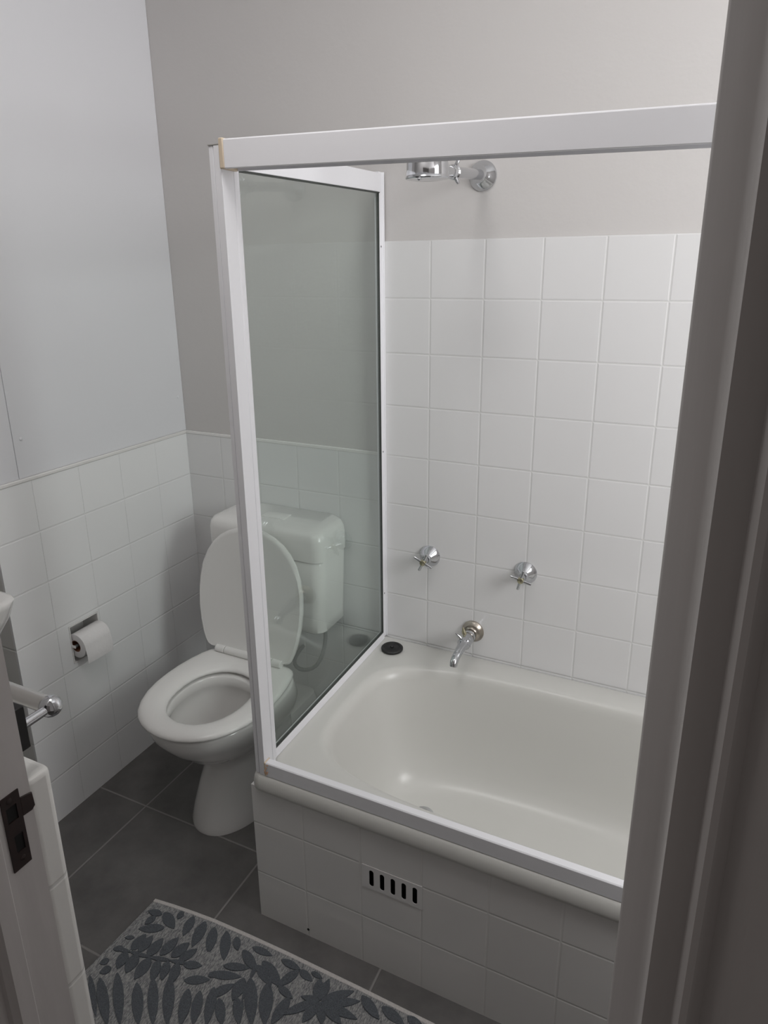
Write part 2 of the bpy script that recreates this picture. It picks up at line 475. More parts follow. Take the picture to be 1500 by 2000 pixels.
# tiled front panel with the opening behind the vent, and the end panel
mb = MB()
VX0, VX1, VZ0, VZ1 = 1.045, 1.178, 0.236, 0.297
yb = YA + 0.02
mb.box(X0, VX0, YA, yb, 0, 0.407).box(VX1, X1, YA, yb, 0, 0.407).box(VX0, VX1, YA, yb, 0, VZ0).box(VX0, VX1, YA, yb, VZ1, 0.407)
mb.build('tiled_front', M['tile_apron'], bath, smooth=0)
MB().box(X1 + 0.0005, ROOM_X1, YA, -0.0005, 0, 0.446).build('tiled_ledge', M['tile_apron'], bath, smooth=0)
MB().box(X0 - 0.0001, X0 + 0.02, yb, -0.0005, 0, 0.407).build('tiled_end', M['tile_side_lifted'], bath, smooth=0)
MB().lathe((0.881, YA - 0.0012, 0.021), (0, 1, 0), [(0, 0.0032), (0.003, 0.0032)], n=12).build('weep_hole', M['void'], bath)
MB().lathe((1.03, -0.318, 0.0975), (0, 0, 1), [(0, 0.027), (0.002, 0.030), (0.004, 0.028), (0.0035, 0.020), (0.0, 0.018)], n=32).build('drain', M['chrome'], bath)

# ---------------------------------------------------------------- vent in the bath front
vent = thing('vent_grille', 'white slotted ventilation plate with five dark slots in the tiled bath front', 'vent', (1.111, YA - 0.002, 0.267))
def slotted(x0, x1, z0, z1, slots, y0, y1, seg=5):
    """plate in the xz plane with rounded vertical slots cut through"""
    mb = MB()
    xs = [x0] + [(slots[i][1] + slots[i + 1][0]) / 2 for i in range(len(slots) - 1)] + [x1]
    for i, (a, b, c, d) in enumerate(slots):
        r = (b - a) / 2
        inner = []
        for k in range(seg * 2 + 1):
            t = math.pi * k / (seg * 2)
            inner.append(((a + b) / 2 + r * math.cos(t), d - r + r * math.sin(t)))
        for k in range(seg * 2 + 1):
            t = math.pi + math.pi * k / (seg * 2)
            inner.append(((a + b) / 2 + r * math.cos(t), c + r + r * math.sin(t)))
        n = len(inner)
        cx, cz = (a + b) / 2, (c + d) / 2
        outer = []
        L, R_ = xs[i], xs[i + 1]
        for k in range(n):                          # push each point out to the cell border
            dx, dz = inner[k][0] - cx, inner[k][1] - cz
            s = min(((R_ - cx) / dx) if dx > 1e-9 else ((L - cx) / dx if dx < -1e-9 else 1e9), ((z1 - cz) / dz) if dz > 1e-9 else ((z0 - cz) / dz if dz < -1e-9 else 1e9))
            outer.append((cx + dx * s, cz + dz * s))
        # snap the nearest points to the cell corners
        for q in ((L, z0), (L, z1), (R_, z0), (R_, z1)):
            j = min(range(n), key=lambda k: (outer[k][0] - q[0]) ** 2 + (outer[k][1] - q[1]) ** 2)
            outer[j] = q
        vs = [(p[0], y0, p[1]) for p in outer] + [(p[0], y0, p[1]) for p in inner] + [(p[0], y1, p[1]) for p in inner] + [(p[0], y1, p[1]) for p in outer]
        fs = []
        for k in range(n):
            j = (k + 1) % n
            fs += [(k, j, n + j, n + k), (n + k, n + j, 2 * n + j, 2 * n + k), (2 * n + k, 2 * n + j, 3 * n + j, 3 * n + k)]
            on = lambda p: abs(p[0] - x0) < 1e-6 or abs(p[0] - x1) < 1e-6 or abs(p[1] - z0) < 1e-6 or abs(p[1] - z1) < 1e-6
            fs.append((3 * n + k, 3 * n + j, j, k))
        mb.add(vs, fs)
    return mb
sl = [(1.055 + 0.0268 * i, 1.0665 + 0.0268 * i, 0.2425, 0.2880) for i in range(5)]
slotted(1.037, 1.185, 0.234, 0.298, sl, YA - 0.0016, YA - 0.0001).build('plate', simple('vent_plate', (0.78, 0.77, 0.765), 0.2), vent, smooth=30)
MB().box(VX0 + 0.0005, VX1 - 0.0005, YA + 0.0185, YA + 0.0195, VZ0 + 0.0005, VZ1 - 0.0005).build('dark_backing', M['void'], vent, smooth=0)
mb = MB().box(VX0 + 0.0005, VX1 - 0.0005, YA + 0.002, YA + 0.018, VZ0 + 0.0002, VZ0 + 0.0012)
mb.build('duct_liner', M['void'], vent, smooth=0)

# ---------------------------------------------------------------- bath plug
plug = thing('bath_plug', 'round black rubber plug lying on the bath rim in the back corner', 'plug', (0.822, -0.077, 0.4485))
MB().lathe((0.822, -0.077, 0.4485), (0, 0, 1), [(0, 0.030), (0.002, 0.034), (0.007, 0.0345), (0.0095, 0.032), (0.0092, 0.026), (0.0075, 0.024), (0.0075, 0.010), (0.0085, 0.008)], n=48).build('disc', M['black_rubber'], plug)
MB().lathe((0.822, -0.077, 0.4565), (0, 0, 1), [(0, 0.006), (0.004, 0.0055), (0.0065, 0.003)], n=20).build('stud', M['black_rubber'], plug)

# ---------------------------------------------------------------- shower screen
scr = thing('shower_screen', 'white framed glass shower screen standing on the bath rim', 'shower screen', (0.77, -0.69, 0.4485))
ZB = 0.4486
GX = 0.762
def slant(o, fn):
    for v in o.data.vertices:
        v.co = Vector(fn(v.co))
    return o
# corner post: outer half, groove, inner half
mb = MB().prism([(0.7565, -0.705), (0.7655, -0.705), (0.7662, -0.7025), (0.7672, -0.7025), (0.7680, -0.7065), (0.7830, -0.7065), (0.7830, -0.6740), (0.7812, -0.6730), (0.7812, -0.6705), (0.7825, -0.6695), (0.7825, -0.6600), (0.7780, -0.655), (0.7565, -0.655)], 'z', ZB, 1.806)
mb.build('corner_post', M['alu_white'], scr, bevel=0.0008, smooth=30)
MB().box(0.7555, 0.784, -0.7072, -0.655, 1.806, 1.8085).build('post_cap', simple('grey_plastic_cap', (0.38, 0.37, 0.35), 0.5), scr, bevel=0.0008)
# glazing bead along the post
MB().box(0.7625, 0.7755, -0.655, -0.645, ZB + 0.003, 1.775).build('glazing_bead', M['alu_white'], scr, bevel=0.002)
# header rail across the front (falls a little towards the far end)
def hz(x):
    return -0.0235 * (x - 0.79)
hd = MB().prism([(-0.711, 1.7665), (-0.711, 1.8125), (-0.7085, 1.815), (-0.672, 1.815), (-0.670, 1.8125), (-0.670, 1.7665), (-0.674, 1.7655), (-0.674, 1.774), (-0.707, 1.774), (-0.707, 1.7655)], 'x', 0.7935, 2.449).build('header_rail', M['alu_white'], scr, bevel=0.0008, smooth=30)
slant(hd, lambda c: (c.x, c.y, c.z + hz(c.x)))
MB().box(0.7836, 0.7938, -0.7125, -0.669, 1.7655, 1.8165).build('rail_end_cap', M['cap'], scr, bevel=0.002)
# bottom track
tk = MB().prism([(-0.707, ZB), (-0.707, 0.4835), (-0.7045, 0.4855), (-0.690, 0.4855), (-0.688, 0.4835), (-0.688, ZB)], 'x', 0.786, 2.449).build('bottom_track', M['alu_white'], scr, bevel=0.0008, smooth=30)
MB().box(0.7825, 0.7862, -0.7078, -0.6872, ZB, 0.4862).build('track_end_cap', M['cap'], scr, bevel=0.001)
mb = MB()
random.seed(3)
for k in range(14):
    x, y = 0.786 + random.uniform(-0.004, 0.006), random.choice((-0.7083, -0.6868))
    z = random.uniform(ZB + 0.003, 0.485) if y < -0.7 else ZB + 0.0020
    mb.lathe((x, y, z), (0, 0, 1), [(-0.0015, 0.0008), (0, 0.0022), (0.0015, 0.0008)], n=8)
mb.build('rusty_sealant', M['rust'], scr)
# side pane, its top rail, wall channel, bottom strip and dark seal
MB().box(GX - 0.0025, GX + 0.0025, -0.650, -0.012, 0.468, 1.790).build('glass_pane', M['glass'], scr, smooth=0)
def sz(y):
    return 0.016 + 0.030 * y
tr_ = MB().box(0.752, 0.7695, -0.655, -0.018, 1.777, 1.824).build('top_rail', M['alu_white'], scr, bevel=0.001)
slant(tr_, lambda c: (c.x, c.y, c.z + sz(c.y)))
se = MB().box(0.756, 0.768, -0.653, -0.022, 1.7745, 1.7772).build('glazing_seal', M['seal'], scr, smooth=0)
slant(se, lambda c: (c.x, c.y, c.z + sz(c.y)))
ch = MB().prism([(0.752, -0.0002), (0.7715, -0.0002), (0.7715, -0.0035), (0.7665, -0.0042), (0.7665, -0.0235), (0.752, -0.0235)], 'z', ZB, 1.843).build('wall_channel', M['alu_white'], scr, bevel=0.0008, smooth=30)
for z in (1.654, 1.071, 0.604):
    MB().lathe((0.7660, -0.0135, z), (1, 0, 0), [(0, 0.0026), (0.0012, 0.0026), (0.0018, 0.0015)], n=14).build('screw', M['hose'], ch)
MB().prism([(0.7525, ZB), (0.7720, ZB), (0.7700, 0.4560), (0.7680, 0.4675), (0.7525, 0.4675)], 'y', -0.655, -0.0235).build('bottom_strip', M['alu_white'], scr, bevel=0.001)
MB().box(0.7585, 0.7668, -0.652, -0.024, 0.4672, 0.4705).build('glazing_seal', M['seal'], scr, smooth=0)
MB().box(0.7585, 0.7666, -0.0249, -0.0236, 0.470, 1.795).build('glazing_seal', M['seal'], scr, smooth=0)

# ---------------------------------------------------------------- shower arm and rose
sh = thing('wall_shower', 'chrome shower head on a short arm fixed high on the back wall', 'shower', (1.046, 0.0075, 1.819))
MB().lathe((1.046, 0.0075, 1.819), (0, -1, 0), [(0, 0.036), (0.004, 0.0365), (0.009, 0.033), (0.020, 0.022), (0.028, 0.014), (0.034, 0.012)], n=48).build('wall_flange', M['chrome'], sh)
MB().tube([(1.046, -0.02, 1.819), (1.046, -0.10, 1.812), (1.046, -0.205, 1.803)], [0.0125, 0.0125, 0.0125], n=24).build('arm', M['chrome'], sh)
MB().lathe((1.046, -0.205, 1.803), (0, -1, -0.07), [(0, 0.0125), (0.0, 0.0160), (0.006, 0.0165), (0.010, 0.0120), (0.014, 0.0120), (0.016, 0.0160), (0.022, 0.0150), (0.026, 0.012)], n=24).build('swivel_nut', M['chrome'], sh)
mb = MB()
for a in (60, 180, 300):
    t = math.radians(a)
    d = Vector((math.cos(t), 0, math.sin(t)))
    c = Vector((1.046, -0.218, 1.802))
    mb.tube([c + d * 0.010, c + d * 0.024, c + d * 0.029], [0.0048, 0.0042, 0.0030], n=12)
mb.build('wing_lugs', M['chrome'], sh)
MB().tube([(1.046, -0.228, 1.8015), (1.046, -0.265, 1.799), (1.046, -0.330, 1.796)], [0.0120, 0.0155, 0.0155], n=24).build('connector', M['chrome'], sh)
MB().lathe((1.046, -0.368, 1.7705), (0, -0.03, 1), [(-0.0015, 0.0), (-0.0015, 0.034), (0.0, 0.0445), (0.002, 0.0460), (0.005, 0.0452), (0.007, 0.0435), (0.030, 0.0435), (0.036, 0.0412), (0.040, 0.035), (0.041, 0.0)], n=56, cap0=False, cap1=False).build('rose', M['chrome'], sh)
MB().lathe((1.045, -0.410, 1.7685), (0, -0.2, -1), [(0, 0.004), (0.003, 0.004), (0.005, 0.002)], n=12).build('spray_lever', M['chrome'], sh)

# ---------------------------------------------------------------- taps
def make_tap(x, z, label, ang):
    t = thing('wall_tap', label, 'tap', (x, 0, z), 'chrome bath taps')
    MB().lathe((x, 0, z), (0, -1, 0), [(0, 0.033), (0.003, 0.0335), (0.007, 0.031), (0.015, 0.024), (0.024, 0.0155), (0.028, 0.0125), (0.034, 0.0115)], n=48).build('flange', M['chrome'], t)
    MB().lathe((x, -0.030, z), (0, -1, 0), [(0, 0.0095), (0.012, 0.0088), (0.020, 0.0080)], n=24).build('spindle', M['chrome'], t)
    MB().lathe((x, -0.049, z), (0, -1, 0), [(0, 0.0085), (0.003, 0.0092), (0.012, 0.0092), (0.015, 0.0080), (0.0165, 0.005)], n=24).build('hub', M['brass'], t)
    for k in range(4):
        a = math.radians(ang + 90 * k)
        d = Vector((math.cos(a), 0, math.sin(a)))
        c = Vector((x, -0.0565, z))
        MB().tube([c + d * 0.008, c + d * 0.026, c + d * 0.030, c + d * 0.0315], [0.0046, 0.0044, 0.0040, 0.0022], n=16).build('arm', M['chrome'], t)
    return t
make_tap(0.916, 0.755, 'chrome cross-handle wall tap on the left, beside the shower screen', -25)
make_tap(1.2128, 0.755, 'chrome cross-handle wall tap on the right, farther from the screen', -14)

sp = thing('bath_spout', 'chrome bath spout with a tarnished wall flange below the two taps', 'spout', (1.061, 0, 0.531))
MB().lathe((1.061, 0, 0.531), (0, -1, 0), [(0, 0.034), (0.004, 0.0345), (0.008, 0.032), (0.012, 0.027), (0.016, 0.0255), (0.019, 0.019), (0.022, 0.017)], n=48).build('wall_flange', M['bronze'], sp)
MB().lathe((1.061, -0.018, 0.5315), (0, -1, 0.02), [(0, 0.0135), (0.012, 0.0135), (0.014, 0.0175), (0.020, 0.0190), (0.026, 0.0165), (0.030, 0.0190), (0.050, 0.0195), (0.056, 0.0180), (0.062, 0.0205), (0.070, 0.0200), (0.080, 0.0150)], n=32).build('coupling', M['chrome'], sp)
MB().tube([(1.061, -0.088, 0.533), (1.061, -0.105, 0.533), (1.061, -0.140, 0.530), (1.061, -0.160, 0.526), (1.061, -0.172, 0.518), (1.061, -0.176, 0.508)], [0.0165, 0.0140, 0.0120, 0.0118, 0.0115, 0.0110], n=28).build('nozzle', M['chrome'], sp)
c = Vector((1.061, -0.082, 0.533))
MB().tube([c, c + Vector((-0.016, -0.004, 0.020)), c + Vector((-0.026, -0.008, 0.031))], [0.0085, 0.0065, 0.0012], n=14).build('wing', M['chrome'], sp)
c = Vector((1.061, -0.062, 0.533))
MB().tube([c, c + Vector((-0.010, 0, 0.026)), c + Vector((-0.012, 0, 0.039))], [0.0080, 0.0060, 0.0012], n=14).build('wing', M['brass'], sp)

# ---------------------------------------------------------------- toilet
TX = 0.425
wc = thing('toilet', 'white toilet with its lid up and a low wall cistern behind the shower screen', 'toilet', (TX, -0.38, 0))
def egg(cx, y0, y1, hw, z, n=2.15, nb=3.0, N_=72, split=0.56):
    """egg outline; front is y0 (towards the room), back is y1"""
    ym = y0 + (y1 - y0) * split
    out = []
    for k in range(N_):
        t = 2 * math.pi * k / N_
        c, s = math.cos(t), math.sin(t)
        e = nb if s > 0 else n
        ay = (y1 - ym) if s > 0 else (ym - y0)
        out.append((cx + hw * math.copysign(abs(c) ** (2 / e), c), ym + ay * math.copysign(abs(s) ** (2 / e), s), z))
    return out
rings = [egg(TX + 0.005, -0.560, -0.17, 0.122, 0.0), egg(TX + 0.005, -0.560, -0.17, 0.122, 0.012), egg(TX + 0.005, -0.548, -0.17, 0.115, 0.05), egg(TX + 0.005, -0.520, -0.165, 0.103, 0.12), egg(TX + 0.005, -0.492, -0.16, 0.094, 0.175),
         egg(TX + 0.004, -0.490, -0.16, 0.094, 0.200), egg(TX + 0.004, -0.512, -0.16, 0.105, 0.224), egg(TX + 0.003, -0.565, -0.165, 0.133, 0.262), egg(TX + 0.002, -0.622, -0.18, 0.162, 0.315), egg(TX, -0.652, -0.205, 0.177, 0.360), egg(TX, -0.660, -0.22, 0.181, 0.388), egg(TX, -0.657, -0.223, 0.179, 0.396), egg(TX, -0.648, -0.23, 0.172, 0.3985),
         egg(TX, -0.604, -0.345, 0.112, 0.3985, nb=2.3), egg(TX, -0.600, -0.350, 0.108, 0.394, nb=2.3), egg(TX, -0.600, -0.350, 0.108, 0.366, nb=2.3), egg(TX, -0.606, -0.342, 0.114, 0.356, nb=2.3), egg(TX, -0.595, -0.345, 0.106, 0.31, nb=2.3), egg(TX, -0.56, -0.345, 0.092, 0.25), egg(TX, -0.50, -0.36, 0.06, 0.205), egg(TX, -0.46, -0.38, 0.03, 0.195)]
MB().loft(rings, cap0=True, cap1=True).build('pan', M['ceramic'], wc, smooth=60)
# horizontal outlet behind the pedestal
MB().loft([rrect(TX - 0.075, TX + 0.085, -0.24, -0.0005, 0.03, 0.0), rrect(TX - 0.07, TX + 0.08, -0.24, -0.0005, 0.03, 0.13), rrect(TX - 0.055, TX + 0.065, -0.23, -0.0005, 0.03, 0.165)]).build('trap', M['ceramic'], wc, smooth=40)
# seat ring and raised lid share one outline, squarer at the hinge and round at the front
OUT = [(0.0, 0.74), (0.012, 0.80), (0.04, 0.845), (0.10, 0.895), (0.20, 0.950), (0.32, 0.990), (0.44, 1.0), (0.56, 0.985), (0.67, 0.935), (0.77, 0.845), (0.85, 0.73), (0.91, 0.595), (0.955, 0.435), (0.985, 0.26), (0.997, 0.11)]
def pad(cx, hinge, L, hw, d, z):
    """outline inset by d; hinge is the y of the back edge, the front lies at hinge - L"""
    pts = []
    for s, w in OUT:
        pts.append((s, w))
    right = [(cx + max(hw * w - d, 0.002), hinge - d * 0.5 - (L - 1.5 * d) * s, z) for s, w in pts]
    left = [(2 * cx - x, y, zz) for x, y, zz in reversed(right)]
    tip = [(cx, hinge - d * 0.5 - (L - 1.5 * d), z)]
    poly = right + tip + left
    return poly
NPAD = len(pad(0, 0, 1, 1, 0, 0))
def hole(cx, y0, y1, hw, d, z):
    """inner opening with as many points as pad(), running the same way"""
    out = []
    for k in range(NPAD):
        t = math.pi / 2 - 2 * math.pi * (k + 0.5) / NPAD
        c_, s_ = math.cos(t), math.sin(t)
        ym = y0 + (y1 - y0) * 0.52
        ay = (y1 - ym) if s_ > 0 else (ym - y0)
        out.append((cx + (hw + d) * math.copysign(abs(c_) ** (2 / 2.15), c_), ym + (ay + d) * math.copysign(abs(s_) ** (2 / 2.15), s_), z))
    return out
ZS0, ZS1 = 0.4085, 0.4290
SH, SL, SW = -0.266, 0.408, 0.190
o = lambda d, z: pad(TX, SH, SL, SW, d, z)
i = lambda d, z: hole(TX + 0.003, -0.604, -0.340, 0.110, d, z)
rg = [o(0.012, ZS0), o(0.004, ZS0 + 0.0005), o(0.0, ZS0 + 0.005), o(0.0, ZS0 + 0.010), o(0.004, ZS1 - 0.005), o(0.010, ZS1 - 0.0015), o(0.020, ZS1), i(0.030, ZS1 - 0.0005), i(0.018, ZS1 - 0.003), i(0.008, ZS1 - 0.0075), i(0.002, ZS0 + 0.008), i(0.0, ZS0 + 0.003), i(0.002, ZS0)]
MB().loft(rg + [rg[0]], cap0=False, cap1=False).build('seat', M['seat_plastic'], wc, smooth=60)
for bx_, by_ in ((-0.11, -0.59), (0.11, -0.59), (-0.15, -0.40), (0.15, -0.40)):
    MB().box(TX + bx_ - 0.012, TX + bx_ + 0.012, by_ - 0.006, by_ + 0.006, 0.398, 0.4095).build('seat_buffer', M['seat_plastic'], wc)
HYL, HZL = -0.268, 0.434
def up(pts):
    lean = math.radians(99.0)
    out = []
    for x, y, z in pts:
        l, d = -(y - HYL), z               # distance from the hinge, offset from the plate
        out.append((x, HYL - l * math.cos(lean) - d * math.sin(lean), HZL + l * math.sin(lean) - d * math.cos(lean)))
    return out
lo_ = lambda d, z: up(pad(TX - 0.014, SH - 0.004, 0.407, 0.194, d, z))
MB().loft([lo_(0.012, 0.010), lo_(0.006, 0.0115), lo_(0.0, 0.006), lo_(0.001, -0.003), lo_(0.008, -0.008), lo_(0.03, -0.0105)]).build('lid', M['seat_plastic'], wc, smooth=50)
for x0, x1 in ((TX - 0.128, TX - 0.094), (TX - 0.092, TX + 0.083), (TX + 0.085, TX + 0.119)):
    MB().lathe((x0, -0.281, 0.4385), (1, 0, 0), [(0, 0.0105), (0.0015, 0.0120), (x1 - x0 - 0.0015, 0.0120), (x1 - x0, 0.0105)], n=24).build('hinge', M['seat_plastic'], wc)
# cistern
CX0, CX1, CY0, CY1 = 0.208, 0.636, -0.182, -0.0008
def cis(i, z, r=0.035, it=0.0):
    return rrect(CX0 + i + it, CX1 - i - it * 0.4, CY0 + i, CY1 - min(i, 0.002), r, z, seg=8)
cs = MB().loft([cis(0.045, 0.487, 0.03), cis(0.022, 0.490, 0.035), cis(0.012, 0.500), cis(0.009, 0.530, it=0.012), cis(0.006, 0.62, it=0.006), cis(0.004, 0.738), cis(0.007, 0.7425)]).build('cistern', M['ceramic'], wc, smooth=50)
MB().loft([cis(0.006, 0.7435), cis(0.0, 0.746), cis(0.0, 0.806), cis(0.004, 0.824), cis(0.012, 0.835), cis(0.026, 0.840), cis(0.050, 0.8415, 0.02)]).build('cistern_lid', M['ceramic'], cs, smooth=50)
MB().loft([rrect(0.375, 0.465, -0.115, -0.065, 0.006, 0.8405), rrect(0.375, 0.465, -0.115, -0.065, 0.006, 0.8435), rrect(0.378, 0.462, -0.112, -0.068, 0.005, 0.8445)]).build('flush_button', M['ceramic'], cs, smooth=40)
# water hose under the cistern, flush pipe behind the lid
hp = [(0.585, -0.085, 0.492), (0.590, -0.09, 0.44), (0.583, -0.10, 0.385), (0.56, -0.105, 0.335), (0.525, -0.108, 0.312), (0.49, -0.108, 0.306), (0.465, -0.10, 0.315), (0.45, -0.07, 0.325), (0.445, -0.02, 0.33), (0.445, -0.0005, 0.33)]
MB().tube(hp, 0.007, n=16).build('water_hose', M['hose'], wc, subsurf=1)
MB().tube([(TX, -0.09, 0.492), (TX, -0.09, 0.40), (TX, -0.10, 0.36), (TX, -0.14, 0.34), (TX, -0.20, 0.335)], 0.021, n=24).build('flush_pipe', M['ceramic'], wc)

# ---------------------------------------------------------------- paper holder and roll
ph = thing('paper_holder', 'white recessed paper holder set into the left wall tiles', 'paper holder', (-0.03, -0.517, 0.528))
mb = MB()
e = 0.0004
mb.box(-0.072, -0.068, RY0 + e, RY1 - e, RZ0 + e, RZ1 - e)
mb.box(-0.068, 0.001, RY0 + e, RY0 + 0.004, RZ0 + e, RZ1 - e).box(-0.068, 0.001, RY1 - 0.004, RY1 - e, RZ0 + e, RZ1 - e)
mb.box(-0.068, 0.001, RY0 + 0.004, RY1 - 0.004, RZ0 + e, RZ0 + 0.004).box(-0.068, 0.001, RY0 + 0.004, RY1 - 0.004, RZ1 - 0.004, RZ1 - e)
mb.build('recess', M['ceramic'], ph, smooth=0)
MB().lathe((0.012, RY0 + 0.003, 0.526), (0, 1, 0), [(0, 0.0045), (0.101, 0.0045)], n=16).build('spindle', M['hose'], ph)
for y0 in (RY0 + 0.0005, RY1 - 0.0035):
    MB().box(-0.064, 0.017, y0, y0 + 0.002, 0.5215, 0.5305).build('bracket', M['ceramic'], ph, bevel=0.001)
rl = thing('toilet_roll', 'part-used white toilet roll with a brown core hanging in the wall recess', 'toilet roll', (0.012, -0.517, 0.526))
RC = Vector((0.012, 0, 0.526))
RA, RB = RY0 + 0.0065, RY1 - 0.0065
def circ(y, r, n=48):
    return [(RC.x + r * math.cos(2 * math.pi * k / n), y, RC.z + r * math.sin(2 * math.pi * k / n)) for k in range(n)]
mb = MB().loft([circ(RA, 0.0185), circ(RA, 0.036), circ(RA + 0.0008, 0.0378), circ(RB - 0.0008, 0.0378), circ(RB, 0.036), circ(RB, 0.0185), circ(RA, 0.0185)], cap0=False, cap1=False)
mb.build('paper', M['paper'], rl, smooth=50)
# loose sheet hanging over the front
fl = []
for k in range(15):
    a = math.radians(80 - k * 80 / 9) if k <= 9 else 0
    if k <= 9:
        fl.append((RC.x + 0.0388 * math.cos(a), RC.z + 0.0388 * math.sin(a)))
    else:
        u = (k - 9) / 5
        fl.append((RC.x + 0.0388 + 0.004 * math.sin(u * 2.4), RC.z - 0.049 * u))
mb = MB()
rings = []
for j in range(9):
    y = RA + (RB - RA) * j / 8
    r1 = [(x + 0.0006, y, z - (0.004 * (j / 8) if q > 11 else 0)) for q, (x, z) in enumerate(fl)]
    r2 = [(x, y, z - (0.004 * (j / 8) if q > 11 else 0)) for q, (x, z) in enumerate(fl)]
    rings.append(r1 + r2[::-1])
mb.loft(rings)
mb.build('loose_sheet', M['paper'], rl, smooth=50)
MB().loft([circ(RA + 0.0005, 0.0165), circ(RA + 0.0005, 0.0184), circ(RB - 0.0005, 0.0184), circ(RB - 0.0005, 0.0165), circ(RA + 0.0005, 0.0165)], cap0=False, cap1=False).build('card_core', M['card'], rl, smooth=50)

# ---------------------------------------------------------------- basin in the alcove
bs = thing('wash_basin', 'corner of a white wall basin in the alcove past the left door jamb', 'basin', (-0.05, -1.09, 0.80))
bx = lambda i, z, r, dx=0.0: rrect(-0.2995, 0.239 - i - dx, -1.32 + i, -0.854 - i, r, z, seg=8)
MB().loft([bx(0.13, 0.712, 0.05), bx(0.095, 0.722, 0.06), bx(0.055, 0.748, 0.06), bx(0.026, 0.786, 0.05), bx(0.010, 0.825, 0.045), bx(0.002, 0.855, 0.045), bx(0.0, 0.866, 0.045), bx(0.003, 0.871, 0.045), bx(0.012, 0.873, 0.045),
           [(-0.26 + (x + 0.2995) * 0.86, y, z) for x, y, z in bx(0.045, 0.872, 0.06)], [(-0.25 + (x + 0.2995) * 0.84, y, z) for x, y, z in bx(0.055, 0.862, 0.06)], [(-0.22 + (x + 0.2995) * 0.78, y, z) for x, y, z in bx(0.075, 0.81, 0.08)], [(-0.16 + (x + 0.2995) * 0.6, y, z) for x, y, z in bx(0.13, 0.775, 0.08)]]).build('bowl', M['ceramic'], bs, smooth=50)
MB().lathe((-0.265, -1.09, 0.872), (0, 0, 1), [(0, 0.022), (0.01, 0.02), (0.05, 0.014), (0.06, 0.018), (0.075, 0.016), (0.08, 0.008)], n=24).build('tap_body', M['chrome'], bs)
MB().tube([(-0.265, -1.09, 0.91), (-0.22, -1.09, 0.918), (-0.17, -1.09, 0.912), (-0.16, -1.09, 0.90)], 0.009, n=16).build('tap_spout', M['chrome'], bs)

# ---------------------------------------------------------------- towel rail end
tw = thing('towel_rail', 'chrome towel rail with a ball end fixed beside the left door jamb', 'towel rail', (0.985, -1.394, 1.121))
PXC = 0.990
MB().loft([[(p[0], y, p[1]) for p in [(PXC - 0.008, 1.094), (PXC + 0.0085, 1.094), (PXC + 0.0085, 1.146), (PXC - 0.008, 1.146)]] for y in (-1.3965, -1.3835)]).build('wall_plate', M['black_gloss'], tw, bevel=0.001)
MB().tube([(PXC - 0.002, -1.384, 1.117), (PXC - 0.002, -1.350, 1.117)], [0.0058, 0.0052], n=24).build('post', M['chrome'], tw)
prof = []
for k in range(13):
    a = math.pi * k / 12
    prof.append((-0.0125 * math.cos(a), max(0.0125 * math.sin(a), 0.0006)))
MB().lathe((PXC - 0.004, -1.345, 1.1165), (1, 0, 0), prof, n=32).build('ball_end', M['chrome'], tw)
MB().tube([(PXC - 0.012, -1.345, 1.1165), (0.45, -1.345, 1.1165)], 0.0098, n=28).build('rail', M['plain_metal'], tw)
MB().box(0.44, 0.456, -1.3965, -1.3835, 1.094, 1.146).build('wall_plate', M['black_gloss'], tw, bevel=0.001)
MB().tube([(0.448, -1.384, 1.117), (0.448, -1.343, 1.117)], 0.0056, n=20).build('post', M['chrome'], tw)

# ---------------------------------------------------------------- strike plate on the left jamb
st = thing('strike_plate', 'dark brown metal strike plate on the white left door jamb', 'strike plate', (DX0, -1.418, 1.012))
def plate(poly, x0, x1):
    return MB().loft([[(x0, y, z) for y, z in poly], [(x1, y, z) for y, z in poly]])
# body with the two bolt holes cut out as a frame of strips
mb = MB()
a0, a1 = -1.4295, -1.4085
zt, zb = 1.0595, 0.9645
holes = [(-1.4255, -1.4135, 1.026, 1.045), (-1.4225, -1.4125, 0.985, 1.007)]
x0, x1 = DX0 - 0.0002, DX0 + 0.0016
mb.box(x0, x1, a0, a1, holes[0][3], zt).box(x0, x1, a0, a1, holes[1][3], holes[0][2]).box(x0, x1, a0, a1, zb, holes[1][2])
for h in holes:
    mb.box(x0, x1, a0, h[0], h[2], h[3]).box(x0, x1, h[1], a1, h[2], h[3])
mb.build('plate', M['strike'], st, smooth=0)
plate([(a1, 1.0235), (a1, 1.0475), (-1.3945, 1.0440), (-1.3935, 1.0260), (-1.3975, 1.0225)], DX0 - 0.0001, DX0 + 0.0018).build('lip', M['strike'], st, bevel=0.0005)
for h in holes:
    MB().box(DX0 - 0.0003, DX0 + 0.0003, h[0] - 0.0001, h[1] + 0.0001, h[2] - 0.0001, h[3] + 0.0001).build('bolt_hole', M['void'], st, smooth=0)
for y, z in ((-1.4205, 1.0525), (-1.4175, 0.9755)):
    MB().lathe((DX0 + 0.0012, y, z), (1, 0, 0), [(0, 0.0032), (0.0006, 0.0032), (0.0010, 0.0020)], n=16).build('screw', M['strike'], st)

# ---------------------------------------------------------------- bath mat
mat_ = thing('bath_mat', 'grey cotton bath mat with a dark fern leaf pattern on the floor by the bath', 'bath mat', (0.85, -1.03, 0))
